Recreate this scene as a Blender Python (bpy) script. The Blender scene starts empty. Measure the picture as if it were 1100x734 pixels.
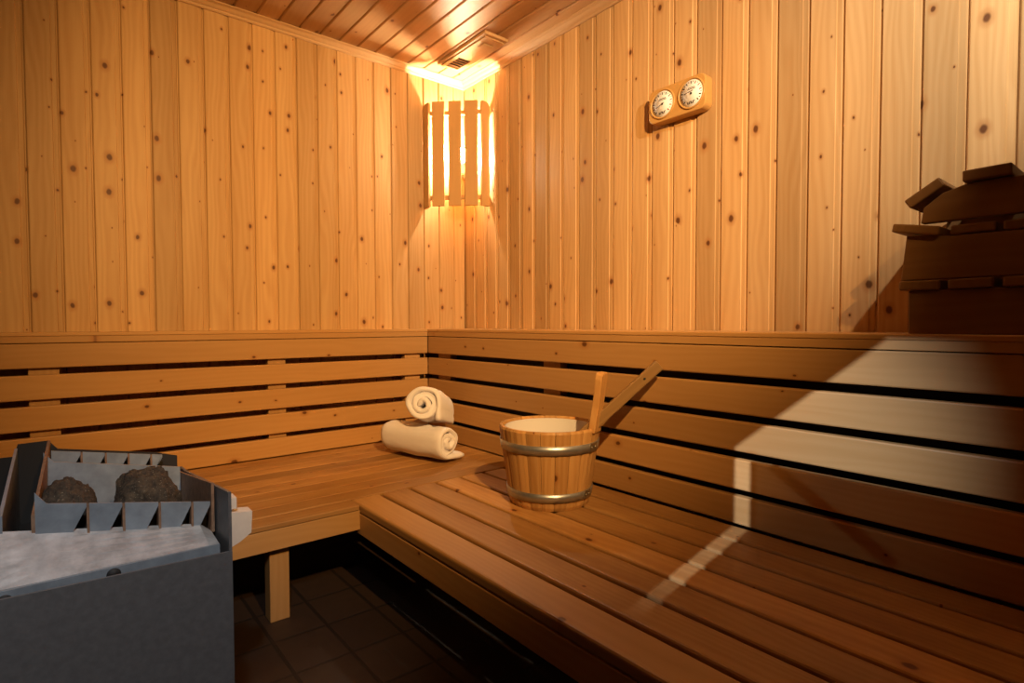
import bpy, bmesh, math, random
from mathutils import Matrix, Vector, Euler
random.seed(7)
sc = bpy.context.scene
COL = sc.collection
S = 0.55            # working unit -> metres
FZ = 1.53           # floor lies 1.53 units below the eye


def W(x, y, z):
    return Vector((x * S, y * S, (z + FZ) * S))


# ------------------------------------------------------------------ camera
cd = bpy.data.cameras.new('camera')
cam = bpy.data.objects.new('camera', cd)
COL.objects.link(cam)
yaw, pit, rol = math.radians(50.7132), math.radians(-1.791), math.radians(.1289)
fw = Vector((math.cos(yaw) * math.cos(pit), math.sin(yaw) * math.cos(pit), math.sin(pit)))
rt0 = Vector((math.sin(yaw), -math.cos(yaw), 0))
dn0 = fw.cross(rt0)
rt = rt0 * math.cos(rol) + dn0 * math.sin(rol)
dn = dn0 * math.cos(rol) - rt0 * math.sin(rol)
mw = Matrix((rt, -dn, -fw)).transposed().to_4x4()
mw.translation = W(0, 0, 0)
cam.matrix_world = mw
cd.sensor_width = 36
cd.lens = 604.63 / 1100 * 36
cd.clip_start = 0.02
sc.camera = cam

# ------------------------------------------------------------------ world, lights, exposure
sc.view_settings.view_transform = 'Standard'
sc.view_settings.look = 'None'
sc.view_settings.exposure = 0.0
sc.view_settings.gamma = 1.0
sc.view_settings.use_curve_mapping = False
wd = bpy.data.worlds.new('world')
sc.world = wd
wd.use_nodes = True
wd.node_tree.nodes['Background'].inputs[0].default_value = (.02, .02, .022, 1)
wd.node_tree.nodes['Background'].inputs[1].default_value = 0.3


def spot(name, pos, target, power, color, angle, blend, radius):
    l = bpy.data.lights.new(name, 'SPOT')
    l.energy = power
    l.color = color
    l.spot_size = math.radians(angle)
    l.spot_blend = blend
    l.shadow_soft_size = radius
    o = bpy.data.objects.new(name, l)
    COL.objects.link(o)
    p, t = W(*pos), W(*target)
    o.location = p
    o.rotation_euler = (t - p).to_track_quat('-Z', 'Y').to_euler()
    return o


# hallway lamp shining down through the glazed top of the door
spot('hallway_lamp', (-3, .40, 2.7), (2.50, 1.36, -.56), 660, (.80, .88, 1), 18, 1.0, .003)
# lamp washing the right wall, then an added warm fill towards the back wall
spot('side_wall_lamp', (1.90, -.20, 1.90), (3.13, 1.00, 1.85), 62, (1, .89, .72), 104, .5, .012)
spot('cross_room_fill', (.60, -.80, 1.90), (2.22, 3.60, .66), 390, (1, .56, .19), 76, 1.0, .012)
# added neutral spot, high in front of the heater, brightens its metal
spot('heater_fill', (-.10, .10, 1.50), (.16, 1.95, -.70), 45, (.95, .97, 1), 36, .8, .03)
LAMP_COLOR = (1.0, .84, .60)
LAMP_STRENGTH = 2200


# ------------------------------------------------------------------ materials
def newmat(name):
    m = bpy.data.materials.new(name)
    m.use_nodes = True
    nt = m.node_tree
    return m, nt, nt.nodes['Principled BSDF']


class NT:
    def __init__(s, nt):
        s.nt = nt

    def n(s, typ, **kw):
        nd = s.nt.nodes.new(typ)
        for k, v in kw.items():
            setattr(nd, k, v)
        return nd

    def l(s, a, b):
        s.nt.links.new(a, b)

    def val(s, sock, v):
        if hasattr(v, 'is_output') or isinstance(v, bpy.types.NodeSocket):
            s.l(v, sock)
        else:
            sock.default_value = v

    def math(s, op, a, b=0.0, c=0.0, clamp=False):
        nd = s.n('ShaderNodeMath', operation=op)
        nd.use_clamp = clamp
        s.val(nd.inputs[0], a)
        s.val(nd.inputs[1], b)
        s.val(nd.inputs[2], c)
        return nd.outputs[0]

    def mapr(s, v, a, b, c, d, smooth=False):
        nd = s.n('ShaderNodeMapRange')
        if smooth:
            nd.interpolation_type = 'SMOOTHSTEP'
        s.val(nd.inputs[0], v)
        for i, x in enumerate((a, b, c, d)):
            s.val(nd.inputs[i + 1], x)
        return nd.outputs[0]

    def vmul(s, v, t):
        nd = s.n('ShaderNodeVectorMath', operation='MULTIPLY')
        s.l(v, nd.inputs[0])
        nd.inputs[1].default_value = t
        return nd.outputs[0]

    def mix(s, f, a, b, mode='MIX'):
        nd = s.n('ShaderNodeMix', data_type='RGBA', blend_type=mode)
        s.val(nd.inputs[0], f)
        s.val(nd.inputs[6], a)
        s.val(nd.inputs[7], b)
        return nd.outputs[2]

    def noise(s, vec, scale=1.0, detail=2.0, rough=.5):
        nd = s.n('ShaderNodeTexNoise')
        s.l(vec, nd.inputs['Vector'])
        nd.inputs['Scale'].default_value = scale
        nd.inputs['Detail'].default_value = detail
        nd.inputs['Roughness'].default_value = rough
        return nd.outputs[0]


def wood(name, light, dark, knots=.45, rough=.42, grain=.5, knot_col=(.10, .032, .010), worn=0.0, vary=.18):
    """softwood: grain runs along the x of the 'gc' attribute, each board has its own offset and tone 'bv'"""
    m, nt, b = newmat(name)
    t = NT(nt)
    gc = t.n('ShaderNodeAttribute', attribute_name='gc').outputs['Vector']
    bv = t.n('ShaderNodeAttribute', attribute_name='bv').outputs['Fac']
    # growth rings: distorted bands across the board
    dist = t.noise(t.vmul(gc, (1.6, 9, 9)), 1, 2)
    sep = t.n('ShaderNodeSeparateXYZ')
    t.l(gc, sep.inputs[0])
    ring = t.math('SINE', t.math('ADD', t.math('MULTIPLY', sep.outputs[1], 300), t.math('MULTIPLY', dist, 34)))
    ring = t.mapr(ring, -1, 1, 0, 1)
    fine = t.noise(t.vmul(gc, (5, 420, 420)), 1, 2)
    broad = t.noise(t.vmul(gc, (1.1, 13, 13)), 1, 3)
    f = t.math('ADD', t.math('MULTIPLY', ring, .34 * grain), t.math('MULTIPLY', fine, .45 * grain))
    f = t.math('ADD', f, t.math('MULTIPLY', t.math('SUBTRACT', broad, .35), 1.1), clamp=True)
    c = t.mix(f, light + (1,), dark + (1,))
    # board to board tone
    tone = t.mapr(bv, 0, 1, 1 - vary, 1 + vary * .6)
    hs = t.n('ShaderNodeHueSaturation')
    hs.inputs['Saturation'].default_value = 1.0
    t.l(tone, hs.inputs['Value'])
    t.l(c, hs.inputs['Color'])
    c = hs.outputs[0]
    if worn:
        w = t.noise(t.vmul(gc, (3.0, 9, 9)), 1, 4, .65)
        c = t.mix(t.mapr(w, .48, .72, 0, worn), c, (.20, .085, .025, 1))
    if knots > 0:
        wob = t.noise(gc, 60, 1)
        vec = t.n('ShaderNodeCombineXYZ')
        t.l(t.math('ADD', t.math('MULTIPLY', sep.outputs[0], 7.0), t.math('MULTIPLY', wob, .03)), vec.inputs[0])
        t.l(t.math('ADD', t.math('MULTIPLY', sep.outputs[1], 10.0), t.math('MULTIPLY', wob, .04)), vec.inputs[1])
        vo = t.n('ShaderNodeTexVoronoi', voronoi_dimensions='2D')
        t.l(vec.outputs[0], vo.inputs['Vector'])
        vo.inputs['Scale'].default_value = 1
        cs = t.n('ShaderNodeSeparateColor')
        t.l(vo.outputs['Color'], cs.inputs[0])
        on = t.math('LESS_THAN', cs.outputs[0], knots)
        rad = t.math('ADD', .018, t.math('MULTIPLY', t.math('POWER', cs.outputs[1], 1.9), .078))
        rel = t.math('DIVIDE', vo.outputs['Distance'], rad)
        halo = t.math('MULTIPLY', t.mapr(rel, .8, 2.6, .55, 0, True), on)
        core = t.math('MULTIPLY', t.mapr(rel, .55, 1.15, .92, 0, True), on)
        c = t.mix(halo, c, (.36, .145, .04, 1))
        c = t.mix(core, c, knot_col + (1,))
    t.l(c, b.inputs['Base Color'])
    b.inputs['Roughness'].default_value = rough
    b.inputs['Specular IOR Level'].default_value = .28
    bp = t.n('ShaderNodeBump')
    bp.inputs['Strength'].default_value = .12
    bp.inputs['Distance'].default_value = .001
    t.l(f, bp.inputs['Height'])
    t.l(bp.outputs[0], b.inputs['Normal'])
    return m


def plain(name, col, rough=.5, metal=0.0, noise_amt=0.0, nscale=60, bump=0.0, spec=.5):
    m, nt, b = newmat(name)
    t = NT(nt)
    b.inputs['Roughness'].default_value = rough
    b.inputs['Metallic'].default_value = metal
    b.inputs['Specular IOR Level'].default_value = spec
    tc = t.n('ShaderNodeTexCoord').outputs['Object']
    nz = t.noise(tc, nscale, 4, .6)
    c = t.mix(t.mapr(nz, .3, .7, 0, 1), tuple(x * (1 - noise_amt) for x in col) + (1,), tuple(min(1, x * (1 + noise_amt)) for x in col) + (1,))
    t.l(c, b.inputs['Base Color'])
    if bump:
        bp = t.n('ShaderNodeBump')
        bp.inputs['Strength'].default_value = bump
        bp.inputs['Distance'].default_value = .004
        t.l(nz, bp.inputs['Height'])
        t.l(bp.outputs[0], b.inputs['Normal'])
    return m


PINE = wood('wall_pine', (0.600, 0.388, 0.184), (0.430, 0.232, 0.082), .66, .52, .75, vary=.22)
DARKEN = wood('darkening_timber', (.055, .032, .018), (.035, .02, .011), .2, .5)  # added dark tone: cuts bounce off unseen walls, blackens slat gaps
CEIL = wood('ceiling_pine', (.52, .30, .13), (.40, .21, .08), .45, .45)
TRIM = wood('trim_pine', (0.528, 0.328, 0.152), (0.440, 0.248, 0.096), .10, .40)
SLAT = wood('bench_pine', (0.496, 0.288, 0.116), (0.368, 0.188, 0.060), .22, .50, .6)
SEAT = wood('worn_seat_pine', (.50, .285, .11), (.35, .17, .052), .24, .48, .9, worn=.6, vary=.30)
REST = wood('backrest_pine', (0.512, 0.296, 0.120), (0.416, 0.216, 0.072), .26, .40, .6)
SHADE = wood('lampshade_wood', (.54, .31, .115), (.48, .26, .085), 0, .5, .35, vary=.05)
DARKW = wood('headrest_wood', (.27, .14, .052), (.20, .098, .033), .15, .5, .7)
STAVE = wood('bucket_pine', (.66, .40, .17), (.46, .23, .075), .22, .38, .9, vary=.28)
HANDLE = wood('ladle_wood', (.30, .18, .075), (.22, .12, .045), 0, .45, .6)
INSTR = wood('instrument_wood', (.52, .29, .09), (.45, .24, .07), 0, .32, .4, vary=.05)
LINER = plain('bucket_liner', (.62, .62, .66), .4)
HOOP = plain('hoop_steel', (.44, .47, .54), .38, .85, .15, 30)
GALV = plain('galvanised_steel', (.56, .56, .55), .42, .45, .28, 34, .05)
BLUESTEEL = plain('blue_grey_steel', (.30, .34, .38), .45, .35, .2, 30)
DARKSTEEL = plain('heater_grey_enamel', (.135, .130, .130), .50, .2, .12, 90, .05)
BLACK = plain('unlit_black', (.025, .022, .02), .7, .2)  # near-black painted in for the unlit inside of openings
RUST = plain('rusty_steel_edge', (.26, .15, .09), .65, .2, .3, 80)
WHITE = plain('dial_white', (.82, .79, .76), .65)
INK = plain('dial_ink', (.03, .025, .02), .5)
RED = plain('dial_red', (.45, .05, .05), .5)
SCREW = plain('screw_steel', (.4, .36, .3), .3, .9)
PALEW = plain('pale_bracket', (.62, .58, .53), .5, 0, .05)


def stone_mat():
    m, nt, b = newmat('sauna_stone')
    t = NT(nt)
    tc = t.n('ShaderNodeTexCoord').outputs['Object']
    n1 = t.noise(tc, 55, 6, .75)
    n2 = t.noise(tc, 260, 3, .7)
    c = t.mix(t.mapr(n1, .35, .7, 0, 1), (.022, .016, .011, 1), (.12, .085, .05, 1))
    c = t.mix(t.mapr(n2, .62, .72, 0, .8), c, (.55, .46, .33, 1))
    t.l(c, b.inputs['Base Color'])
    b.inputs['Roughness'].default_value = .85
    bp = t.n('ShaderNodeBump')
    bp.inputs['Strength'].default_value = .9
    bp.inputs['Distance'].default_value = .008
    t.l(n1, bp.inputs['Height'])
    t.l(bp.outputs[0], b.inputs['Normal'])
    return m


def towel_mat():
    m, nt, b = newmat('terry_cloth')
    t = NT(nt)
    tc = t.n('ShaderNodeTexCoord').outputs['Object']
    n1 = t.noise(tc, 520, 2, .6)
    n2 = t.noise(tc, 26, 3, .6)
    c = t.mix(n2, (.80, .78, .86, 1), (.86, .86, .95, 1))
    t.l(c, b.inputs['Base Color'])
    b.inputs['Roughness'].default_value = .95
    b.inputs['Specular IOR Level'].default_value = .1
    b.inputs['Sheen Weight'].default_value = .3
    bp = t.n('ShaderNodeBump')
    bp.inputs['Strength'].default_value = .55
    bp.inputs['Distance'].default_value = .003
    t.l(t.math('ADD', n1, n2), bp.inputs['Height'])
    t.l(bp.outputs[0], b.inputs['Normal'])
    return m


def tile_mat():
    m, nt, b = newmat('floor_tile')
    t = NT(nt)
    tc = t.n('ShaderNodeTexCoord').outputs['Object']
    br = t.n('ShaderNodeTexBrick')
    br.offset = 0
    t.l(tc, br.inputs['Vector'])
    br.inputs['Color1'].default_value = (.028, .015, .009, 1)
    br.inputs['Color2'].default_value = (.036, .020, .012, 1)
    br.inputs['Mortar'].default_value = (.010, .006, .004, 1)
    br.inputs['Scale'].default_value = 1
    br.inputs['Mortar Size'].default_value = .005
    br.inputs['Brick Width'].default_value = .145
    br.inputs['Row Height'].default_value = .17
    n1 = t.noise(tc, 22, 4, .6)
    c = t.mix(t.mapr(n1, .3, .7, 0, .5), br.outputs[0], (.020, .010, .006, 1))
    t.l(c, b.inputs['Base Color'])
    b.inputs['Roughness'].default_value = .6
    bp = t.n('ShaderNodeBump')
    bp.inputs['Strength'].default_value = .6
    bp.inputs['Distance'].default_value = .003
    bp.invert = True
    t.l(br.outputs['Fac'], bp.inputs['Height'])
    t.l(bp.outputs[0], b.inputs['Normal'])
    return m




def speckled(m):
    """chips and dust specks on the enamel"""
    nt = m.node_tree
    t = NT(nt)
    b = nt.nodes['Principled BSDF']
    old = b.inputs['Base Color'].links[0].from_socket
    tc = t.n('ShaderNodeTexCoord').outputs['Object']
    vo = t.n('ShaderNodeTexVoronoi')
    t.l(tc, vo.inputs['Vector'])
    vo.inputs['Scale'].default_value = 26
    cs = t.n('ShaderNodeSeparateColor')
    t.l(vo.outputs['Color'], cs.inputs[0])
    on = t.math('LESS_THAN', cs.outputs[0], .16)
    sp = t.math('MULTIPLY', t.mapr(vo.outputs['Distance'], .03, .07, .7, 0), on)
    t.l(t.mix(sp, old, (.38, .33, .31, 1)), b.inputs['Base Color'])


speckled(DARKSTEEL)
STONE, TOWEL, TILE = stone_mat(), towel_mat(), tile_mat()


def emit_mat(name, col, strength):
    m, nt, b = newmat(name)
    b.inputs['Base Color'].default_value = (1, 1, 1, 1)
    b.inputs['Emission Color'].default_value = col + (1,)
    b.inputs['Emission Strength'].default_value = strength
    return m


def tint_mat():
    m, nt, b = newmat('tinted_glass')
    t = NT(nt)
    tr = t.n('ShaderNodeBsdfTransparent')
    tr.inputs[0].default_value = (.22, .21, .19, 1)
    gl = t.n('ShaderNodeBsdfGlossy')
    gl.inputs['Roughness'].default_value = .05
    mx = t.n('ShaderNodeMixShader')
    mx.inputs[0].default_value = .06
    t.l(tr.outputs[0], mx.inputs[1])
    t.l(gl.outputs[0], mx.inputs[2])
    t.l(mx.outputs[0], nt.nodes['Material Output'].inputs[0])
    return m


BULB = emit_mat('glowing_bulb', LAMP_COLOR, LAMP_STRENGTH)
GLASS = tint_mat()


# ------------------------------------------------------------------ mesh builder (working units in, metres out)
class MB:
    def __init__(s):
        s.v, s.f, s.g, s.b, s.sm = [], [], [], [], []

    def add(s, verts, faces, gc=None, bv=None, smooth=False):
        o = len(s.v)
        r = [random.random() * 40 for _ in range(3)]
        bv = random.random() if bv is None else bv
        s.v += [Vector(v) for v in verts]
        gc = verts if gc is None else gc
        s.g += [(g[0] * S + r[0], g[1] * S + r[1], g[2] * S + r[2]) for g in gc]
        s.b += [bv] * len(verts)
        s.f += [[i + o for i in f] for f in faces]
        s.sm += [smooth] * len(faces)
        return s

    def bm(s, bm, M=None, axis=None, bv=None, smooth=False):
        """append a bmesh in local coordinates, placed by M; the grain runs along local axis"""
        vs = [v.co.copy() for v in bm.verts]
        bm.verts.index_update()
        fs = [[v.index for v in f.verts] for f in bm.faces]
        ext = [max(v[i] for v in vs) - min(v[i] for v in vs) for i in range(3)]
        order = sorted(range(3), key=lambda i: -ext[i])
        if axis is not None:
            order = [axis] + [i for i in order if i != axis]
        gc = [(v[order[0]], v[order[1]], v[order[2]]) for v in vs]
        M = M or Matrix.Identity(4)
        s.add([M @ v for v in vs], fs, gc, bv, smooth)
        bm.free()
        return s

    def box(s, lo, hi, bev=0.0, M=None, axis=None, bv=None, seg=2):
        c = [(a + b) / 2 for a, b in zip(lo, hi)]
        bm = bmesh.new()
        bmesh.ops.create_cube(bm, size=1)
        for v in bm.verts:
            v.co = Vector((v.co.x * (hi[0] - lo[0]), v.co.y * (hi[1] - lo[1]), v.co.z * (hi[2] - lo[2])))
        if bev:
            bmesh.ops.bevel(bm, geom=bm.edges[:], offset=bev, segments=seg, profile=.5, affect='EDGES')
        T = Matrix.Translation(c)
        return s.bm(bm, (M @ T) if M else T, axis, bv)

    def prism(s, pts, off, axis=None, bev=0.0, bv=None):
        """planar polygon of 3-D points pushed along the vector off"""
        bm = bmesh.new()
        off = Vector(off)
        a = [bm.verts.new(p) for p in pts]
        c = [bm.verts.new(Vector(p) + off) for p in pts]
        n = len(pts)
        bm.faces.new(a[::-1])
        bm.faces.new(c)
        for i in range(n):
            bm.faces.new((a[i], a[(i + 1) % n], c[(i + 1) % n], c[i]))
        bmesh.ops.recalc_face_normals(bm, faces=bm.faces[:])
        if bev:
            bmesh.ops.bevel(bm, geom=bm.edges[:], offset=bev, segments=2, profile=.5, affect='EDGES')
        return s.bm(bm, None, axis, bv)

    def lathe(s, prof, n=48, M=None, closed=False):
        bm = bmesh.new()
        rings = []
        for r, z in prof:
            rings.append([bm.verts.new((r * math.cos(2 * math.pi * k / n), r * math.sin(2 * math.pi * k / n), z)) for k in range(n)])
        m = len(rings)
        for i in range(m if closed else m - 1):
            A, B = rings[i], rings[(i + 1) % m]
            for k in range(n):
                bm.faces.new((A[k], A[(k + 1) % n], B[(k + 1) % n], B[k]))
        if not closed:
            bm.faces.new(rings[0][::-1])
            bm.faces.new(rings[-1])
        return s.bm(bm, M, smooth=True)

    def sphere(s, M, u=24, v=16):
        bm = bmesh.new()
        bmesh.ops.create_uvsphere(bm, u_segments=u, v_segments=v, radius=1)
        return s.bm(bm, M, smooth=True)

    def build(s, name, mat, parent=None, base=None, smooth_angle=None):
        """base: origin of the object in working units"""
        if parent is not None:
            org, q = Vector((0, 0, 0)), parent
            while q is not None:
                org += q.location
                q = q.parent
        elif base is not None:
            org = W(*base)
        else:
            org = Vector((0, 0, 0))
        me = bpy.data.meshes.new(name)
        me.from_pydata([W(*v) - org for v in s.v], [], s.f)
        me.update()
        me.attributes.new('gc', 'FLOAT_VECTOR', 'POINT')
        me.attributes.new('bv', 'FLOAT', 'POINT')
        me.attributes['gc'].data.foreach_set('vector', [c for g in s.g for c in g])
        me.attributes['bv'].data.foreach_set('value', s.b)
        me.polygons.foreach_set('use_smooth', s.sm)
        bm = bmesh.new()
        bm.from_mesh(me)
        bmesh.ops.recalc_face_normals(bm, faces=bm.faces[:])
        bm.to_mesh(me)
        bm.free()
        me.materials.append(mat)
        o = bpy.data.objects.new(name, me)
        COL.objects.link(o)
        if parent is not None:
            o.parent = parent
        else:
            o.location = org
        return o


def tag(o, label=None, cat=None, group=None, kind=None):
    for k, v in (('label', label), ('category', cat), ('group', group), ('kind', kind)):
        if v:
            o[k] = v
    return o


def thing(name, base, label, cat, group=None):
    o = bpy.data.objects.new(name, None)
    COL.objects.link(o)
    o.location = W(*base)
    o.empty_display_size = .05
    return tag(o, label, cat, group)


def struct(name, mb, mat, label=None, cat=None):
    o = mb.build(name, mat)
    return tag(o, label, cat, None, 'structure')


# ------------------------------------------------------------------ room shell
CX, CY, CZ = 3.13, 4.554, 2.30      # right wall, back wall, ceiling
X0, Y0 = -1.30, -1.10               # entrance wall, front wall


def board_wall(mb, start, stop, pitch, phase, a0, a1, place, flip=1):
    """tongue-and-groove boards: profile (t, depth) drawn along the wall, boards run from a0 to a1.
    place(t, d, a) -> point; d is the distance into the room"""
    k0 = math.floor((start - phase) / pitch)
    k1 = math.ceil((stop - phase) / pitch)
    for k in range(k0, k1):
        t0 = phase + k * pitch
        prof = [(0, -.013), (.006, -.013), (.009, -.004), (.014, 0), (pitch - .030, 0), (pitch - .027, -.006), (pitch - .004, -.006), (pitch, -.013)]
        if flip < 0:
            prof = [(pitch - a, d) for a, d in prof][::-1]
        pts = []
        for a, d in prof:
            pts.append((min(max(t0 + a, start), stop), d, a - pitch / 2))
        n = len(pts)
        vs = [place(t, d, a0) for t, d, _ in pts] + [place(t, d, a1) for t, d, _ in pts]
        gc = [(a0, g, d) for t, d, g in pts] + [(a1, g, d) for t, d, g in pts]
        if pts[-1][0] - pts[0][0] < .004:
            continue
        mb.add(vs, [(i, i + 1, n + i + 1, n + i) for i in range(n - 1)], gc)
    return mb


TH = .10
m = MB()
board_wall(m, X0, CX, .1635, -.1016, -FZ, CZ, lambda t, d, a: (t, CY - d, a))
m.box((X0 - TH, CY + .014, -FZ), (CX + TH, CY + TH, CZ), axis=2)
struct('wall_back', m, PINE)
m = MB()
board_wall(m, Y0, CY, .1675, 2.3520, -FZ, CZ, lambda t, d, a: (CX - d, t, a), -1)
m.box((CX + .014, Y0 - TH, -FZ), (CX + TH, CY + .013, CZ), axis=2)
struct('wall_right', m, PINE)
m = MB()
board_wall(m, X0, CX, .1575, 1.2218, Y0, CY, lambda t, d, a: (t, a, CZ - d))
m.box((X0 - TH, Y0 - TH, CZ + .014), (CX + TH, CY + TH, CZ + TH), axis=1)
struct('ceiling', m, CEIL)
m = MB()
board_wall(m, X0, CX, .1635, 0, -FZ, CZ, lambda t, d, a: (t, Y0 + d, a))
m.box((X0 - TH, Y0 - TH, -FZ), (CX + .013, Y0 - .014, CZ), axis=2)
struct('wall_front', m, DARKEN)
# entrance wall with the doorway
DY0, DY1, DZ1 = -.30, .96, 2.06
m = MB()
for (a, b, z0, z1) in ((Y0, DY0, -FZ, CZ), (DY1, CY, -FZ, CZ), (DY0, DY1, DZ1, CZ)):
    board_wall(m, a, b, .1635, 0, z0, z1, lambda t, d, z: (X0 + d, t, z))
    m.box((X0 - TH, a, z0), (X0 - .014, b, z1), axis=2)
struct('wall_left', m, DARKEN)
m = MB()
m.box((X0 - TH - 3.9, Y0 - TH, -FZ - TH), (CX + TH, CY + TH, -FZ))
fl = struct('floor', m, TILE)


def cornice(a, b, inward, sgn):
    """moulded strip between wall and ceiling; a->b along the wall, inward into the room"""
    a, b, inw = Vector(a), Vector(b), Vector(inward)
    prof = [(0, 0), (0, -.048), (.012, -.048), (.020, -.040), (.022, -.034), (.040, -.026), (.056, -.012), (.062, -.011), (.070, -.008), (.078, -.006), (.080, 0)]
    mb = MB()
    L = (b - a).length
    d = (b - a).normalized()
    n = len(prof)
    vs, gc = [], []
    for e, base in ((0, a), (1, b)):
        for p, q in prof:
            # mitre at the b end (the visible corner)
            shift = d * (-p if e else 0)
            vs.append(base + inw * p + Vector((0, 0, q)) + shift)
            gc.append((0 if e == 0 else L, p + q, q))
    fs = [(i, (i + 1) % n, n + (i + 1) % n, n + i) for i in range(n)] + [tuple(range(n))[::-1], tuple(range(n, 2 * n))]
    mb.add(vs, fs, gc)
    return mb


struct('trim_1', cornice((X0, CY, CZ), (CX, CY, CZ), (0, -1, 0), 1), TRIM)
struct('trim_2', cornice((CX, Y0, CZ), (CX, CY, CZ), (-1, 0, 0), 1), TRIM)

# unseen entrance door; opening, bars and pane shaped to throw the light pattern
door = bpy.data.objects.new('door_gobo', None)
COL.objects.link(door)
door.location = W(X0 - .06, (DY0 + DY1) / 2, -FZ)
tag(door, kind='structure')
xd0, xd1 = X0 - .060, X0 - .040


def door_piece(mb, poly):
    mb.prism([(xd0, y, z) for y, z in poly], (xd1 - xd0, 0, 0), axis=2)


m = MB()
GB, GT, GL, GR = 1.337, 1.892, .7094, .341      # glazed opening: bottom, top, left, right
door_piece(m, [(DY0, -FZ), (DY1, -FZ), (DY1, GB), (DY0, GB)])
door_piece(m, [(DY0, GT), (DY1, GT), (DY1, DZ1), (DY0, DZ1)])
door_piece(m, [(GL, GB), (DY1, GB), (DY1, GT), (GL, GT)])
door_piece(m, [(DY0, GB), (GR, GB), (GR, GT), (DY0, GT)])
door_piece(m, [(GL, 1.728), (GL, GT), (.5156, GT)])  # corner filled in to cast the slanting edge of the light
m.build('leaf', DARKEN, door)
xg = X0 - .050          # glazing plane


def glaze(name, mat, pts, t=.006):
    MB().prism([(xg - t / 2, y, z) for y, z in pts], (t, 0, 0), axis=2).build(name, mat, door)


glaze('shadow_bar', PINE, [(.6762, GB), (.6844, GB), (.6844, 1.7118), (.6762, 1.7118)])
glaze('shadow_brace', PINE, [(.653, 1.718), (.502, 1.625), (.507, 1.611), (.658, 1.704)])
glaze('dimming_pane', GLASS, [(GR, GB), (.6762, GB), (.6762, 1.7118), (GR, 1.7118)], .004)

# ------------------------------------------------------------------ benches
RX, LY = 2.61, 4.38       # faces of the backrests
SZ = -1.0                 # seat height
rb = thing('sauna_bench', (1.95, 1.0, -FZ), 'wide slatted pine bench along the right wall, under the wooden bucket', 'bench')
edges = [(1.303, 1.474), (1.494, 1.664), (1.684, 1.853), (1.873, 2.041), (2.060, 2.227), (2.247, 2.410), (2.430, 2.598)]
for i, (a, b) in enumerate(edges):
    mb = MB().box((a, Y0 + .02, SZ - .052), (b, 3.050, SZ), .014, axis=1, seg=3)
    mb.build('slat', SEAT if i else SLAT, rb)
MB().box((1.3035, Y0 + .02, SZ - .170), (1.355, 2.970, SZ - .0525), .004, axis=1).build('fascia', SLAT, rb)
for yy in (2.35, 1.2, -.6):
    MB().box((1.38, yy - .05, SZ - .115), (2.60, yy + .05, SZ - .053), .004, axis=0).build('cross_beam', SLAT, rb)
for (lx, ly) in ((1.43, 1.2), (1.43, -.6), (2.50, 1.2), (2.50, -.6)):
    MB().box((lx - .05, ly - .05, -FZ), (lx + .05, ly + .05, SZ - .1155), .004, axis=2).build('leg', SLAT, rb)

lb = thing('sauna_bench', (.6, 3.65, -FZ), 'worn close-slatted pine bench along the back wall, carrying the rolled towels', 'bench')
MB().box((X0 + .02, 2.920, SZ - .030), (1.298, 3.046, SZ), .006, axis=0).build('slat', SEAT, lb)
n = 9
pw = (LY - 3.056) / n
for i in range(n):
    a = 3.056 + i * pw
    MB().box((X0 + .02, a + .002, SZ - .032), (RX, a + pw - .002, SZ), .005, axis=0).build('slat', SEAT, lb)
MB().box((X0 + .02, 2.924, SZ - .139), (1.3025, 2.965, SZ - .0305), .004, axis=0).build('fascia', SLAT, lb)
for xx in (-.9, .884, 1.9):
    MB().box((xx - .04, 2.966 if xx < 1.3 else 3.06, SZ - .10), (xx + .04, LY - .05, SZ - .0325), .004, axis=1).build('cross_beam', SLAT, lb)
for (lx, ly) in ((.884, 3.02), (-.9, 3.02), (.884, 4.25), (-.9, 4.25), (1.9, 4.25), (1.9, 3.12)):
    MB().box((lx - .049, ly - .045, -FZ), (lx + .049, ly + .045, SZ - .1005), .005, axis=2).build('leg', SLAT, lb)

zs = [(-.112, -.259), (-.299, -.448), (-.486, -.633), (-.672, -.822), (-.856, -.996)]
br = thing('bench_backrest', (RX + .05, 1.6, SZ), 'pine slatted backrest on the right wall, behind the bucket', 'backrest')
for a, b in zs:
    MB().box((RX, Y0 + .02, b), (RX + .045, LY - .001, a), .007, axis=1).build('slat', REST, br)
for (p0, p1) in ((2.735, 2.90), (4.09, 4.28), (.02, .18), (-.8, -.65)):
    MB().box((RX + .046, p0, -.998), (RX + .12, p1, -.112), .004, axis=2).build('support_post', SLAT, br)
MB().box((RX + .125, Y0 + .02, -.998), (RX + .140, LY - .001, -.112), 0, axis=1).build('gap_shade_board', DARKEN, br)  # dark sheet added so the slat gaps read as unlit
bl = thing('bench_backrest', (.6, LY + .05, SZ), 'pine slatted backrest on the back wall, behind the heater and towels', 'backrest')
for a, b in zs:
    MB().box((X0 + .02, LY, b), (RX - .001, LY + .040, a), .007, axis=0).build('slat', REST, bl)
for (p0, p1) in ((-.114, .033), (1.25, 1.38), (2.40, 2.55)):
    MB().box((p0, LY + .041, -.998), (p1, LY + .11, -.112), .004, axis=2).build('support_post', SLAT, bl)

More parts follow.
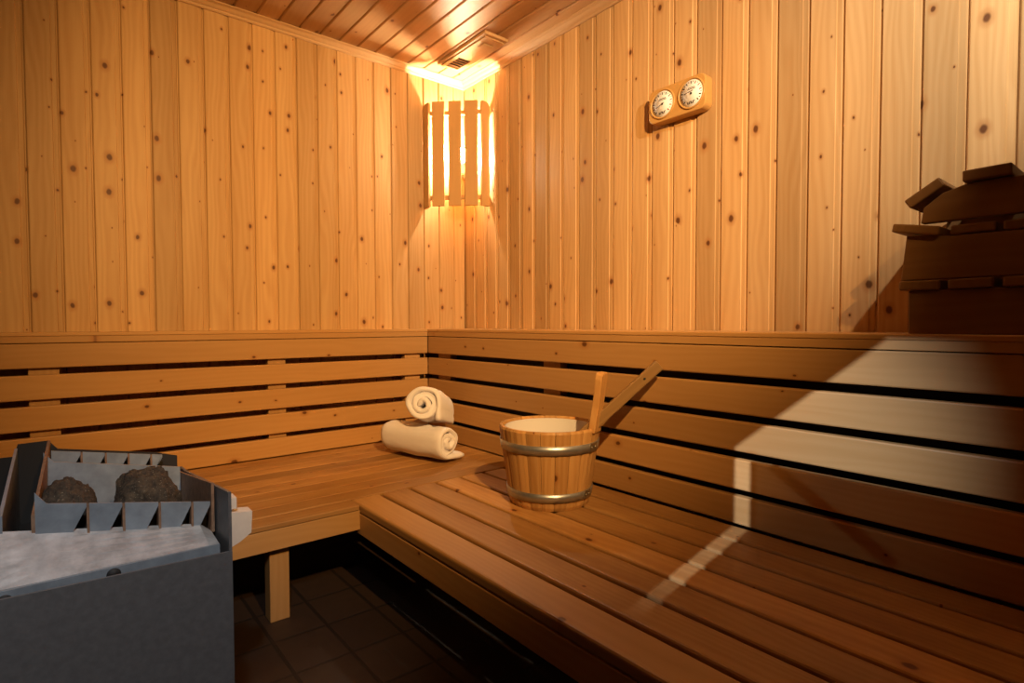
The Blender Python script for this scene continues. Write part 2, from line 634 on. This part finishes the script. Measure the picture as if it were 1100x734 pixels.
lr = thing('wall_ledge', (2.87, 1.6, -.107), 'deep pine ledge along the right wall, above its slatted backrest', 'ledge')
MB().box((RX - .004, Y0 + .02, -.068), (CX - .002, CY - .002, -.044), .005, axis=1).build('top_board', REST, lr)
MB().box((RX - .002, Y0 + .02, -.108), (RX + .05, LY - .001, -.0685), .003, axis=1).build('front_board', REST, lr)
ll = thing('wall_ledge', (.6, 4.46, -.107), 'narrow pine ledge along the back wall, above its slatted backrest', 'ledge')
MB().box((X0 + .02, LY - .004, -.068), (RX - .0045, CY - .002, -.044), .005, axis=0).build('top_board', REST, ll)
MB().box((X0 + .02, LY - .002, -.108), (RX - .003, LY + .05, -.0685), .003, axis=0).build('front_board', REST, ll)

# ------------------------------------------------------------------ corner lamp
r2 = math.sqrt(.5)
lamp = thing('corner_lamp', (2.9, 4.32, 1.06), 'glowing corner lamp behind a shade of vertical wooden slats', 'lamp')


def LP(s, e, z):     # s across the corner, e out of the corner
    return (CX - r2 * e + r2 * s, CY - r2 * e - r2 * s, z)


def lamp_slat(p, q, z0, z1, t=.024, round_top=False):
    (s0, e0), (s1, e1) = p, q
    dv = Vector((s1 - s0, e1 - e0)).normalized()
    nv = Vector((-dv.y, dv.x))
    if nv.y > 0:
        nv = -nv
    w = math.hypot(s1 - s0, e1 - e0)

    def pt(a, d, z):
        return LP(s0 + dv.x * a + nv.x * d, e0 + dv.y * a + nv.y * d, z)
    off = Vector(pt(0, t, 0)) - Vector(pt(0, 0, 0))
    c = .035
    if round_top == 'R':
        poly = [(0, z0), (w, z0), (w, z1 - c), (w - .012, z1 - .012), (w - c, z1), (0, z1)]
    elif round_top == 'L':
        poly = [(c * .6, z0 - .012), (0, z0 + .02), (0, z1 - c), (.012, z1 - .012), (c, z1), (w, z1), (w, z0)]
    else:
        poly = [(0, z0), (w, z0), (w, z1), (0, z1)]
    return MB().prism([pt(a, 0, z) for a, z in poly], off, axis=2, bev=.003)


ZT, ZB = 2.003, 1.068
for (a, b) in ((-.219, -.106), (-.068, .046), (.080, .197)):
    lamp_slat((a, .40), (b, .40), ZB, ZT).build('slat', SHADE, lamp)
ca, sa = math.cos(math.radians(46)) * .82, math.sin(math.radians(46)) * .82
lamp_slat((.234, .388), (.234 + .11 * ca, .388 - .11 * sa), ZB, ZT, .024, 'R').build('slat', SHADE, lamp)
lamp_slat((-.256 - .11 * ca, .388 - .11 * sa), (-.256, .388), ZB, ZT, .024, 'L').build('slat', SHADE, lamp)
for z in (1.905, 1.150):
    mb = MB()
    zz = z - .018
    pl = [(-.247, .374), (.226, .374), (.316, .316 - .05), (.285, .285 - .05), (.212, .340), (-.233, .340), (-.295, .235), (-.332, .262)]
    mb.prism([LP(s, e, zz) for s, e in pl], (0, 0, .036), axis=0)
    mb.build('rail', SHADE, lamp)
    # short battens fixing the frame to both walls
    for sg in (-1, 1):
        a = [(sg * .300, .245), (sg * .330, .275), (sg * .372, .372 + .0), (sg * .352, .352)]
        MB().prism([LP(s, e - .004, zz + .004) for s, e in a], (0, 0, .028)).build('batten', SHADE, lamp)
m = MB()
m.sphere(Matrix.Translation(LP(.022, .20, 1.575)) @ Matrix.Diagonal((.052, .052, .062, 1)))
bulb = m.build('bulb', BULB, lamp)
tag(bulb, 'glowing bulb')
m = MB()
m.lathe([(.03, 0), (.034, .01), (.034, .07), (.05, .08), (.05, .11)], 24, Matrix.Translation(LP(.022, .20, 1.395)))
m.build('socket', WHITE, lamp)
m = MB()
mm = Matrix.Translation(LP(.022, .115, 1.44)) @ Matrix.Rotation(math.radians(-45), 4, 'Z')
m.box((-.07, -.075, -.035), (.07, .095, .035), .006, M=mm)
m.build('socket_bracket', WHITE, lamp)

# ------------------------------------------------------------------ ceiling vent
vent = thing('ceiling_vent', (2.78, 3.92, CZ - .004), 'wooden ventilation slider with slots on the ceiling, above the corner lamp', 'vent')
vx0, vx1, vy0, vy1 = 2.672, 2.905, 3.590, 4.285
m = MB()
z1, z0 = CZ - .0005, CZ - .038
m.box((vx0, vy0, z0 + .012), (vx0 + .030, vy1, z1), .004, axis=1)
m.box((vx1 - .030, vy0, z0 + .012), (vx1, vy1, z1), .004, axis=1)
m.box((vx0 + .030, vy0, z0 + .012), (vx1 - .030, vy0 + .035, z1), .004, axis=0)
m.box((vx0 + .030, vy1 - .035, z0 + .012), (vx1 - .030, vy1, z1), .004, axis=0)
m.build('frame', TRIM, vent)
m = MB()
px0, px1 = vx0 + .022, vx1 - .022
gy0, gy1, gx0, gx1 = 4.03, 4.235, px0 + .035, px1 - .035
for (a, b, c, d) in ((px0, vy0 + .028, px1, gy0), (px0, gy1, px1, vy1 - .028), (px0, gy0, gx0, gy1), (gx1, gy0, px1, gy1)):
    m.box((a, b, z0), (c, d, z0 + .010), 0, axis=1, bv=.5)
step = (gy1 - gy0) / 5
for k in range(5):
    yy = gy0 + step * (k + .5)
    mb2 = Matrix.Translation((0, yy, z0 + .012)) @ Matrix.Rotation(math.radians(24), 4, 'X')
    m.box((gx0, -.011, -.004), (gx1, .011, .004), 0, M=mb2, axis=0, bv=.5)
m.build('slotted_plate', TRIM, vent)
m = MB()
m.box((gx0 + .01, vy0 + .11, z0 - .016), (gx1 - .015, vy0 + .165, z0 - .0005), .004)
m.box((gx0 + .01, vy0 + .166, z0 - .006), (gx1 - .015, vy0 + .195, z0 - .0005), .002)
m.build('slide_knob', TRIM, vent)
MB().box((gx0 - .01, gy0 - .01, z0 + .022), (gx1 + .01, gy1 + .01, z0 + .030)).build('dark_opening', BLACK, vent)

# ------------------------------------------------------------------ thermometer and hygrometer on one wooden plate
ins = thing('sauna_thermometer', (CX, 2.105, 1.295), 'oval wooden plate with two round dials hung on the right wall', 'thermometer')
iy0, iy1, iz0, iz1, ix = 1.902, 2.314, 1.294, 1.508, 3.052


def rrect(y0, y1, z0, z1, r, n=6):
    p = []
    for cy, cz, a0 in ((y1 - r, z1 - r, 0), (y0 + r, z1 - r, 90), (y0 + r, z0 + r, 180), (y1 - r, z0 + r, 270)):
        for k in range(n + 1):
            a = math.radians(a0 + 90 * k / n)
            p.append((cy + r * math.cos(a), cz + r * math.sin(a)))
    return p


m = MB()
m.prism([(ix, y, z) for y, z in rrect(iy0, iy1, iz0, iz1, .042)], (CX - .001 - ix, 0, 0), axis=1, bev=.006)
m.build('plate', INSTR, ins)
for gi, (gy, gz) in enumerate(((2.207, 1.402), (1.998, 1.404))):
    R = .086
    rot = Matrix.Translation((ix, gy, gz)) @ Matrix.Rotation(math.radians(-90), 4, 'Y')
    m = MB()
    m.lathe([(R - .004, -.004), (R - .004, .004), (R + .002, .009), (R + .007, .006), (R + .008, -.004)], 48, rot, closed=True)
    bz = m.build('bezel', INSTR, ins)
    m = MB()
    m.lathe([(R - .004, -.003), (R - .004, .002)], 48, rot)
    dial = m.build('dial', WHITE, ins)
    # dial plane: local up = z, local right (seen from the room) = -y
    fx = ix - .0028

    def D(a, b):
        return (fx, gy - a, gz + b)

    def stroke(mb, a0, b0, a1, b1, w):
        d = Vector((a1 - a0, b1 - b0)).normalized()
        nx, ny = -d.y * w / 2, d.x * w / 2
        mb.prism([D(a0 + nx, b0 + ny), D(a1 + nx, b1 + ny), D(a1 - nx, b1 - ny), D(a0 - nx, b0 - ny)], (-.0008, 0, 0))
    m, mr, m2 = MB(), MB(), MB()
    for k in range(21):
        ang = math.radians(225 - 270 * k / 20)
        L0 = .058 if k % 2 == 0 else .065
        if gi == 1 and k >= 18:
            tgt = m2
        else:
            tgt = mr if (gi == 1 and 11 < k < 18) or (gi == 0 and k > 15) else m
        stroke(tgt, math.cos(ang) * L0, math.sin(ang) * L0, math.cos(ang) * .073, math.sin(ang) * .073, .0055 if k % 2 == 0 else .003)
    for q, (a0, a1, b) in enumerate(((-.022, .026, .034), (-.028, .030, .026))):
        ml = MB()
        stroke(ml, a0, b, a1, b, .0035)
        ml.build('printed_line', INK, dial)
    m.build('scale_marks', INK, dial)
    mr.build('warning_marks', RED, dial)
    if gi == 1:
        m2.build('scale_marks', INK, dial)
    m = MB()
    na = math.radians(200 if gi == 0 else 190)
    stroke(m, -math.cos(na) * .012, -math.sin(na) * .012 + (.002 if gi == 0 else .014), math.cos(na) * .052, math.sin(na) * .052 + (.002 if gi == 0 else .014), .004)
    m.lathe([(.007, 0), (.007, .003)], 16, Matrix.Translation(D(0, 0)) @ Matrix.Rotation(math.radians(-90), 4, 'Y'))
    m.build('needle', INK, dial)
    m = MB()
    for k in range(4):
        a = -.022 + k * .0125
        stroke(m, a, -.062, a, -.048, .0055)
        stroke(m, a, -.0485 if k % 2 else -.0610, a + .010, -.0485 if k % 2 else -.0610, .004)
    m.build('emblem', INK, dial)

# ------------------------------------------------------------------ stacked headrests on the right ledge
LZ = -.044


def headrest(label, y1, y0, z0, board, slats, xa=2.665, xb=3.05):
    """two shaped end boards carrying slats that run towards the wall"""
    t = thing('sauna_headrest', ((xa + xb) / 2, (y0 + y1) / 2, z0), label, 'headrest', None)
    for x in (xa, xb - .05):
        m = MB()
        m.prism([(x, y, z) for y, z in board], (.045, 0, 0), axis=1, bev=.004)
        m.build('side_board', DARKW, t)
    for (cy, cz, w, th, ang, x_over) in slats:
        M = Matrix.Translation(((xa + xb) / 2, cy, cz)) @ Matrix.Rotation(math.radians(ang), 4, 'X')
        MB().box((-(xb - xa) / 2 - x_over, -w / 2, -th / 2), ((xb - xa) / 2, w / 2, th / 2), .006, M=M, axis=0).build('slat', DARKW, t)
    return t


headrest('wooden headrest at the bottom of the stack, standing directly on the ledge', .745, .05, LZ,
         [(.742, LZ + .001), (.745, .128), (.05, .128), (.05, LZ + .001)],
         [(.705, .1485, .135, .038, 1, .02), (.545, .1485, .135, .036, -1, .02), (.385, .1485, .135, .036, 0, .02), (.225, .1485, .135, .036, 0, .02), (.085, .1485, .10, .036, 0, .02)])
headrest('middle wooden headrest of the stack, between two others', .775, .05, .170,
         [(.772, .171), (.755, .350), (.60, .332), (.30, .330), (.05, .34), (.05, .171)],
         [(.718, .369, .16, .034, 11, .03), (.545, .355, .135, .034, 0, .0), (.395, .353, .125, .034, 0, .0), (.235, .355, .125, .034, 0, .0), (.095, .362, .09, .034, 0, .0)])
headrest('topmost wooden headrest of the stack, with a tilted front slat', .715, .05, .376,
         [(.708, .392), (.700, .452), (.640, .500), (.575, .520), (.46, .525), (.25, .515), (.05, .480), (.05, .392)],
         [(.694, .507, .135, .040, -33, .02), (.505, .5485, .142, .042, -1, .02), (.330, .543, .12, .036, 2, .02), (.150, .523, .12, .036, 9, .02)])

# ------------------------------------------------------------------ bucket
BXc, BYc = 2.177, 2.328
bk = thing('sauna_bucket', (BXc, BYc, SZ), 'round wooden bucket with two metal hoops, standing on the right bench', 'bucket')
ZR = -.565
rb0, rt0_ = .226, .287


def brad(z):
    return rb0 + (rt0_ - rb0) * (z - SZ) / (ZR - SZ)


NS = 22
m = MB()
th = .028
hang = math.atan2(2.07 - BYc, 2.275 - BXc)     # the long stave's bearing
for k in range(NS):
    a0, a1 = hang + 2 * math.pi * (k - .5) / NS, hang + 2 * math.pi * (k + .5) / NS
    g = .004
    vs, gc = [], []
    rows = [SZ + .001, SZ + .02, ZR - .012, ZR]
    sub = 4
    for zi, z in enumerate(rows):
        for side in (0, 1):
            for q in range(sub + 1):
                a = a0 + g + (a1 - a0 - 2 * g) * q / sub
                r = brad(z) - (th if side else 0)
                if zi in (0, 3):
                    r += .006 if side else -.006
                if side == 0 and q in (0, sub):
                    r -= .003
                vs.append((BXc + r * math.cos(a), BYc + r * math.sin(a), z))
                gc.append((z, (q / sub - .5) * .07, 0 if side == 0 else .03))
    n = sub + 1
    fs = []
    for zi in range(len(rows) - 1):
        A, B = zi * 2 * n, (zi + 1) * 2 * n
        for q in range(sub):
            fs.append((A + q, A + q + 1, B + q + 1, B + q))
            fs.append((A + n + q, B + n + q, B + n + q + 1, A + n + q + 1))
        fs.append((A, B, B + n, A + n))
        fs.append((A + sub, A + n + sub, B + n + sub, B + sub))
    T = (len(rows) - 1) * 2 * n
    for q in range(sub):
        fs.append((T + q, T + q + 1, T + n + q + 1, T + n + q))
        fs.append((q, n + q, n + q + 1, q + 1))
    m.add(vs, fs, gc)
m.build('staves', STAVE, bk)
m = MB()
T0 = Matrix.Translation((BXc, BYc, 0))
li = [(.02, SZ + .05), (brad(SZ + .05) - th - .004, SZ + .05), (brad(ZR - .02) - th - .002, ZR - .012), (brad(ZR - .02) - th - .0145, ZR - .012), (brad(SZ + .06) - th - .014, SZ + .06), (.02, SZ + .06)]
m.lathe(li, 64, T0)
tag(m.build('liner', LINER, bk), 'cream plastic liner')
m = MB()
m.lathe([(.001, SZ + .022), (brad(SZ + .03) - th - .001, SZ + .022), (brad(SZ + .03) - th - .001, SZ + .046), (.001, SZ + .046)], 48, T0)
m.build('bottom', STAVE, bk)
for (za, zb) in ((-.690, -.640), (-.950, -.903)):
    m = MB()
    m.lathe([(brad(za) - .002, za), (brad(za) + .006, za), (brad(zb) + .006, zb), (brad(zb) - .002, zb)], 72, T0, closed=True)
    hp = m.build('hoop', HOOP, bk)
    # overlapped, riveted end facing the right of the photo
    m = MB()
    aa = math.atan2(-BYc, -BXc) + 1.02
    zc = (za + zb) / 2
    w = .26
    vs, fs, gc = [], [], []
    for q in range(7):
        a = aa - w / 2 + w * q / 6
        for z in (za + .001, zb - .001):
            r = brad(z) + .0085
            vs.append((BXc + r * math.cos(a), BYc + r * math.sin(a), z))
            gc.append((a, z, 0))
            r -= .003
            vs.append((BXc + r * math.cos(a), BYc + r * math.sin(a), z))
            gc.append((a, z, 0))
    for q in range(6):
        A, B = q * 4, q * 4 + 4
        fs += [(A, B, B + 2, A + 2), (A + 1, A + 3, B + 3, B + 1), (A, A + 1, B + 1, B), (A + 2, B + 2, B + 3, A + 3)]
    fs += [(0, 2, 3, 1), (24, 25, 27, 26)]
    m.add(vs, fs, gc)
    for q in (-.07, .05):
        a = aa + q
        r = brad(zc) + .009
        m.sphere(Matrix.Translation((BXc + r * math.cos(a), BYc + r * math.sin(a), zc)) @ Matrix.Diagonal((.007, .007, .007, 1)), 12, 8)
    m.build('hoop_clasp', plain('hoop_clasp_steel', (.30, .27, .23), .4, .85), hp)
# long stave rising above the rim: the grip
hd = Vector((math.cos(hang), math.sin(hang), 0))
tv = Vector((-hd.y, hd.x, 0))
outw = (rt0_ - rb0) / (ZR - SZ)
m = MB()
prof = [(-.050, ZR - .02), (-.046, ZR + .04), (-.038, ZR + .12), (-.041, ZR + .20), (-.050, ZR + .27), (-.046, ZR + .295), (-.028, ZR + .308),
        (.028, ZR + .308), (.046, ZR + .295), (.050, ZR + .27), (.041, ZR + .20), (.038, ZR + .12), (.046, ZR + .04), (.050, ZR - .02)]
pp = []
for a, z in prof:
    c = Vector((BXc, BYc, z)) + hd * (brad(z) - .032) + tv * a
    pp.append(c)
nrm = Vector((hd.x, hd.y, -outw)).normalized()
m.prism(pp, nrm * .040, axis=2, bev=.006)
m.build('grip', STAVE, bk)

# ladle standing in the bucket
ld = thing('ladle', (2.20, 2.25, SZ + .065), 'wooden ladle with its handle leaning out of the bucket to the right', 'ladle')
p0 = Vector((2.262, 2.085, -.56))
p1 = Vector((2.545, 1.851, -.222))
# handle end and the point where it leaves the bucket fix its direction
dr = (p1 - p0).normalized()
q0 = p0 - dr * .30
side = dr.cross(Vector((0, 0, 1))).normalized()
up = side.cross(dr)
M = Matrix((dr, side, up)).transposed().to_4x4()
M.translation = q0
Lh = (p1 - q0).length
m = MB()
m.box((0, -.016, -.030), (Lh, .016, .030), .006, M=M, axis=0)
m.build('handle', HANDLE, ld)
m = MB()
hb = q0 + dr * (Lh * .86)
m.lathe([(.007, -.0175), (.007, .0175)], 16, Matrix.Translation(hb) @ M.to_3x3().to_4x4() @ Matrix.Rotation(math.radians(90), 4, 'X'))
m.build('hanging_hole', BLACK, ld)
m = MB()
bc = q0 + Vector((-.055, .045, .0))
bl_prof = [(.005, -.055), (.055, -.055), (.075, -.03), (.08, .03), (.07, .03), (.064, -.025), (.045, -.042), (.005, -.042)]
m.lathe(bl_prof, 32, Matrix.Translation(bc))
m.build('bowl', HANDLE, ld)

# ------------------------------------------------------------------ rolled towels


def rolled_towel(name, label, A, B, R, turns, phase, tail, squash=.96, mirror=1):
    A, B = Vector(A), Vector(B)
    ax = (B - A).normalized()
    upv = Vector((0, 0, 1))
    sd = ax.cross(upv).normalized()
    up_ = sd.cross(ax).normalized()
    sd = sd * mirror
    N = int(40 * turns)
    thick = R / (turns + .35)
    cs = []
    for i in range(N + 1):
        f = i / N
        a = phase - 2 * math.pi * turns * (1 - f)
        r = R * .12 + (R - R * .12 - thick / 2) * f
        r *= 1 + .035 * math.sin(3 * a + 1) + .02 * math.sin(5 * a + f * 9)
        cs.append((Vector((math.cos(a) * r, math.sin(a) * r)), thick * .43))
    # the loose end lies flat beside the roll
    lastp = cs[-1][0]
    d0 = (cs[-1][0] - cs[-4][0]).normalized()
    for k in range(1, tail + 1):
        lastp = lastp + d0 * .028
        lastp.y = max(lastp.y, -.118)
        d0 = (d0 + Vector((0, .0))).normalized()
        cs.append((lastp.copy(), thick * .43 * (1.25 if k < tail else .95)))
    n = len(cs)
    secs = []
    Ls = (B - A).length
    us = [0, .015, .045, .1, .2, .35, .5, .65, .8, .9, .955, .985, 1]
    bm = bmesh.new()
    for u in us:
        e = min(u, 1 - u) * Ls
        sh = 1 if e > .035 else math.sqrt(max(.0, 1 - ((.035 - e) / .035) ** 2)) * .55 + .45
        ring_o, ring_i = [], []
        for i, (c, h) in enumerate(cs):
            t = (cs[min(i + 1, n - 1)][0] - cs[max(i - 1, 0)][0]).normalized()
            nn = Vector((t.y, -t.x))
            wob = .006 * math.sin(u * 7 + i * .23) + .004 * math.sin(u * 15 + i * .5)
            po, pi_ = c + nn * (h * sh + wob * .6), c - nn * (h * sh - wob * .3)
            lean = (.016 * math.sin(i * .08)) if u in (0, 1) else 0
            base = A + ax * (u * Ls + lean * (1 if u == 1 else -1))
            ring_o.append(bm.verts.new(base + sd * po.x + up_ * po.y * squash))
            ring_i.append(bm.verts.new(base + sd * pi_.x + up_ * pi_.y * squash))
        secs.append((ring_o, ring_i))
    for (o0, i0), (o1, i1) in zip(secs[:-1], secs[1:]):
        for k in range(n - 1):
            bm.faces.new((o0[k], o0[k + 1], o1[k + 1], o1[k]))
            bm.faces.new((i0[k], i1[k], i1[k + 1], i0[k + 1]))
        bm.faces.new((o0[0], o1[0], i1[0], i0[0]))
        bm.faces.new((o0[-1], i0[-1], i1[-1], o1[-1]))
    for (o, i_), fl in ((secs[0], 0), (secs[-1], 1)):
        for k in range(n - 1):
            bm.faces.new((o[k], i_[k], i_[k + 1], o[k + 1]) if not fl else (o[k], o[k + 1], i_[k + 1], i_[k]))
    m = MB().bm(bm, smooth=True)
    o = m.build(name, TOWEL, None, ((A + B) / 2)[:])
    return tag(o, label, 'towel', None)


zc = SZ + .151
rolled_towel('rolled_towel', 'lower rolled white towel lying flat on the bench by the corner', (2.045, 3.965, zc), (2.185, 3.385, zc), .136, 2.6, math.radians(-84), 5, .95, -1)
rolled_towel('rolled_towel', 'upper rolled white towel propped slantwise on top of the other roll', (2.375, 3.85, -.690), (2.035, 3.495, -.568), .152, 2.6, math.radians(200), 3)

# ------------------------------------------------------------------ sauna heater
ht = thing('sauna_heater', (0, 2.1, -FZ), 'grey steel sauna heater with an open stone basket, standing before the back bench', 'heater')
T = .008


def plate(mb, pts, off):
    return mb.prism(pts, off)


HL = -.50
m = MB()
plate(m, [(HL, 1.76, -FZ), (.392, 1.76, -FZ), (.392, 1.76, -.656), (HL, 1.76, -.632)], (0, T, 0))
m.build('front_panel', DARKSTEEL, ht)
m = MB()
plate(m, [(.384, 1.7605 + T, -FZ), (.384, 2.56, -FZ), (.384, 2.56, -.565), (.384, 2.45, -.560), (.384, 1.762, -.483), (.384, 1.762, -.655), (.384, 1.7605 + T, -.66)], (T, 0, 0))
m.build('side_panel', DARKSTEEL, ht)
m = MB()
plate(m, [(HL, 1.7605 + T, -FZ), (HL, 2.62, -FZ), (HL, 2.62, -.43), (HL, 1.7605 + T, -.50)], (T, 0, 0))
m.build('side_panel', DARKSTEEL, ht)
m = MB()
plate(m, [(HL + .01, 2.61, -FZ), (.383, 2.61, -FZ), (.383, 2.61, -.53), (.311, 2.61, -.507), (.008, 2.61, -.449), (-.017, 2.61, -.416), (-.10, 2.61, -.418), (-.112, 2.61, -.46), (HL + .01, 2.61, -.46)], (0, T, 0))
m.build('back_panel', BLACK, ht)


def rimz(x, y=1.92):     # the rim falls from left to right
    return (-.477 - .188 * (x + .003)) if y < 2.2 else (-.465 - .208 * (x + .003))


# galvanised deck sloping from the basket to the front, with its folded lip
m = MB()
front = [(HL + .01, 1.80, -.632), (-.12, 1.80, -.633), (-.05, 1.80, -.634), (-.02, 1.80, -.6345), (.34, 1.80, -.638), (.366, 1.80, -.639)]
rear = [(HL + .01, 1.935, -.461), (-.12, 1.935, -.5285), (-.045, 1.935, -.5422), (-.024, 1.935, -.546), (.339, 1.935, -.612), (.371, 1.935, -.640)]
vs, fs = [], []
R_ = 6
for lay in (0, -.007):
    for f_, r_ in zip(front, rear):
        for q in range(R_ + 1):
            t_ = q / R_
            vs.append((f_[0] + (r_[0] - f_[0]) * t_, f_[1] + (r_[1] - f_[1]) * t_, f_[2] + (r_[2] - f_[2]) * t_ + lay))
nn_ = (R_ + 1) * 6
for lay in (0, nn_):
    for i in range(5):
        for q in range(R_):
            k_ = lay + i * (R_ + 1) + q
            fs.append((k_, k_ + 1, k_ + R_ + 2, k_ + R_ + 1))
for i in range(5):
    for q in (0, R_):
        k_ = i * (R_ + 1) + q
        fs.append((k_, k_ + R_ + 1, nn_ + k_ + R_ + 1, nn_ + k_))
for q in range(R_):
    for k_ in (q, 5 * (R_ + 1) + q):
        fs.append((k_, k_ + 1, nn_ + k_ + 1, nn_ + k_))
m.add(vs, fs)
m.build('deck_plate', GALV, ht)
m = MB()
plate(m, [(HL + .01, 1.792, -.632), (.366, 1.792, -.639), (.366, 1.792, -.80), (HL + .01, 1.792, -.80)], (0, .006, 0))
lip = m.build('deck_lip', BLUESTEEL, ht)
for hx, hz in ((.113, -.655), (-.101, -.660)):
    m = MB()
    m.lathe([(.016, 0), (.016, .003)], 20, Matrix.Translation((hx, 1.7915, hz)) @ Matrix.Rotation(math.radians(90), 4, 'X'))
    m.build('vent_hole', BLACK, lip)

# basket walls: bays of plate whose slanting edge leaves a triangular opening before each rusty rib
def bay_wall(y, zfun, xs, h, cut, y_back):
    """xs: rib positions between the ends; one plate per bay, a rib at the end of each"""
    for i in range(len(xs) - 1):
        a_, b_ = xs[i] + (.006 if i else 0), xs[i + 1]
        mb = MB()
        plate(mb, [(a_, y, zfun(a_)), (b_, y, zfun(b_)), (b_, y, zfun(b_) - .010), (b_ - cut, y, zfun(b_ - cut) - h), (a_, y, zfun(a_) - h)], (0, .005, 0))
        mb.build('basket_panel', BLUESTEEL, ht)
        if i < len(xs) - 2:
            mb = MB()
            plate(mb, [(b_, y - .004, zfun(b_)), (b_, y - .004, zfun(b_) - h), (b_, y_back, zfun(b_) - h), (b_, y_back, zfun(b_) - .02)], (.006, 0, 0))
            mb.build('rib', RUST, ht)


bay_wall(1.925, rimz, [-.020, .064, .145, .232, .316, .368], .105, .042, 1.965)
m = MB()
plate(m, [(-.020, 1.925, rimz(-.020)), (-.020, 1.925, rimz(-.02) - .105), (-.044, 1.925, -.575), (-.044, 1.925, -.440)], (0, .005, 0))
m.build('basket_corner', BLUESTEEL, ht)
m = MB()
plate(m, [(-.04, 1.972, rimz(-.04) - .014), (.368, 1.972, rimz(.368) - .014), (.368, 1.972, -.80), (-.04, 1.972, -.80)], (0, .006, 0))
m.build('basket_front', BLACK, ht)  # black sheet painting the dark interior behind the openings
m = MB()
plate(m, [(.370, 1.916, -.488), (.370, 1.916, -.640), (.370, 2.58, -.75), (.370, 2.58, -.570), (.370, 2.489, -.569)], (.008, 0, 0))
m.build('basket_end', RUST, ht)
m = MB()
xl2, xr2 = -.003, .368
plate(m, [(xl2, 2.45, rimz(xl2, 2.4)), (xr2, 2.45, rimz(xr2, 2.4)), (xr2, 2.43, -.86), (xl2, 2.43, -.86)], (0, .010, 0))
plate(m, [(xl2, 2.45, rimz(xl2, 2.4)), (xl2, 2.43, -.86), (-.030, 2.43, -.86), (-.030, 2.45, -.43)], (0, .010, 0))
m.build('basket_back', BLUESTEEL, ht)
bay_wall(2.56, lambda x: -.447 - .190 * x, [-.010, .072, .143, .213, .285, .325], .095, .040, 2.595)
m = MB()
plate(m, [(-.03, 1.99, -.80), (.37, 1.99, -.80), (.37, 2.44, -.80), (-.03, 2.44, -.80)], (0, 0, -.01))
m.build('basket_floor', BLACK, ht)
# tall divider left of the basket and the plate beyond it
m = MB()
plate(m, [(-.052, 1.928, -.500), (-.052, 1.928, -.78), (-.030, 2.60, -.78), (-.019, 2.60, -.413)], (.008, 0, 0))
m.build('divider', RUST, ht)
m = MB()
plate(m, [(-.116, 1.93, -.490), (-.116, 1.93, -.78), (-.108, 2.60, -.78), (-.108, 2.60, -.430)], (.008, 0, 0))
m.build('divider', BLUESTEEL, ht)
m = MB()
plate(m, [(-.30, 2.30, -.70), (.0, 2.30, -.70), (.0, 2.605, -.70), (-.30, 2.605, -.70)], (0, 0, -.01))
m.build('element_tray', BLACK, ht)
# pale bracket on the right side
m = MB()
plate(m, [(.393, 2.10, -.640), (.534, 2.10, -.657), (.530, 2.10, -.732), (.493, 2.10, -.757), (.393, 2.10, -.80)], (0, .06, 0))
plate(m, [(.393, 2.10, -.590), (.484, 2.10, -.599), (.484, 2.10, -.6375), (.393, 2.10, -.6375)], (0, .06, 0))
tag(m.build('bracket', PALEW, ht), 'pale bracket')
m = MB()
for (y, z) in ((2.1, -.62),):
    m.sphere(Matrix.Translation((.371, y, z)) @ Matrix.Diagonal((.006, .008, .008, 1)), 12, 8)
m.build('screw', SCREW, ht)


def stone(label, c, r, seed):
    rnd = random.Random(seed)
    bm = bmesh.new()
    bmesh.ops.create_icosphere(bm, subdivisions=5, radius=1)
    from mathutils import noise as mn
    ofs = Vector((rnd.random() * 20, rnd.random() * 20, rnd.random() * 20))
    for v in bm.verts:
        d = v.co.normalized()
        k = 1.05 + .10 * mn.noise(d * 1.6 + ofs) + .08 * mn.noise(d * 4 + ofs) + .07 * mn.noise(d * 11 + ofs) + .05 * mn.noise(d * 27 + ofs)
        e = max(abs(d.x) ** 3 + abs(d.y) ** 3 + abs(d.z) ** 3, 1e-6) ** (-1 / 3)
        v.co = Vector((d.x * r[0], d.y * r[1], d.z * r[2])) * k * (e * .6 + .4)
    m = MB().bm(bm, Matrix.Translation(c), smooth=True)
    tag(m.build('sauna_stone', STONE, None, c), label, 'stone', None)


stone('smaller dark stone at the left of the heater basket', (.028, 2.21, -.640), (.074, .16, .150), 3)
stone('larger dark stone at the right of the heater basket', (.231, 2.21, -.640), (.090, .16, .150), 8)
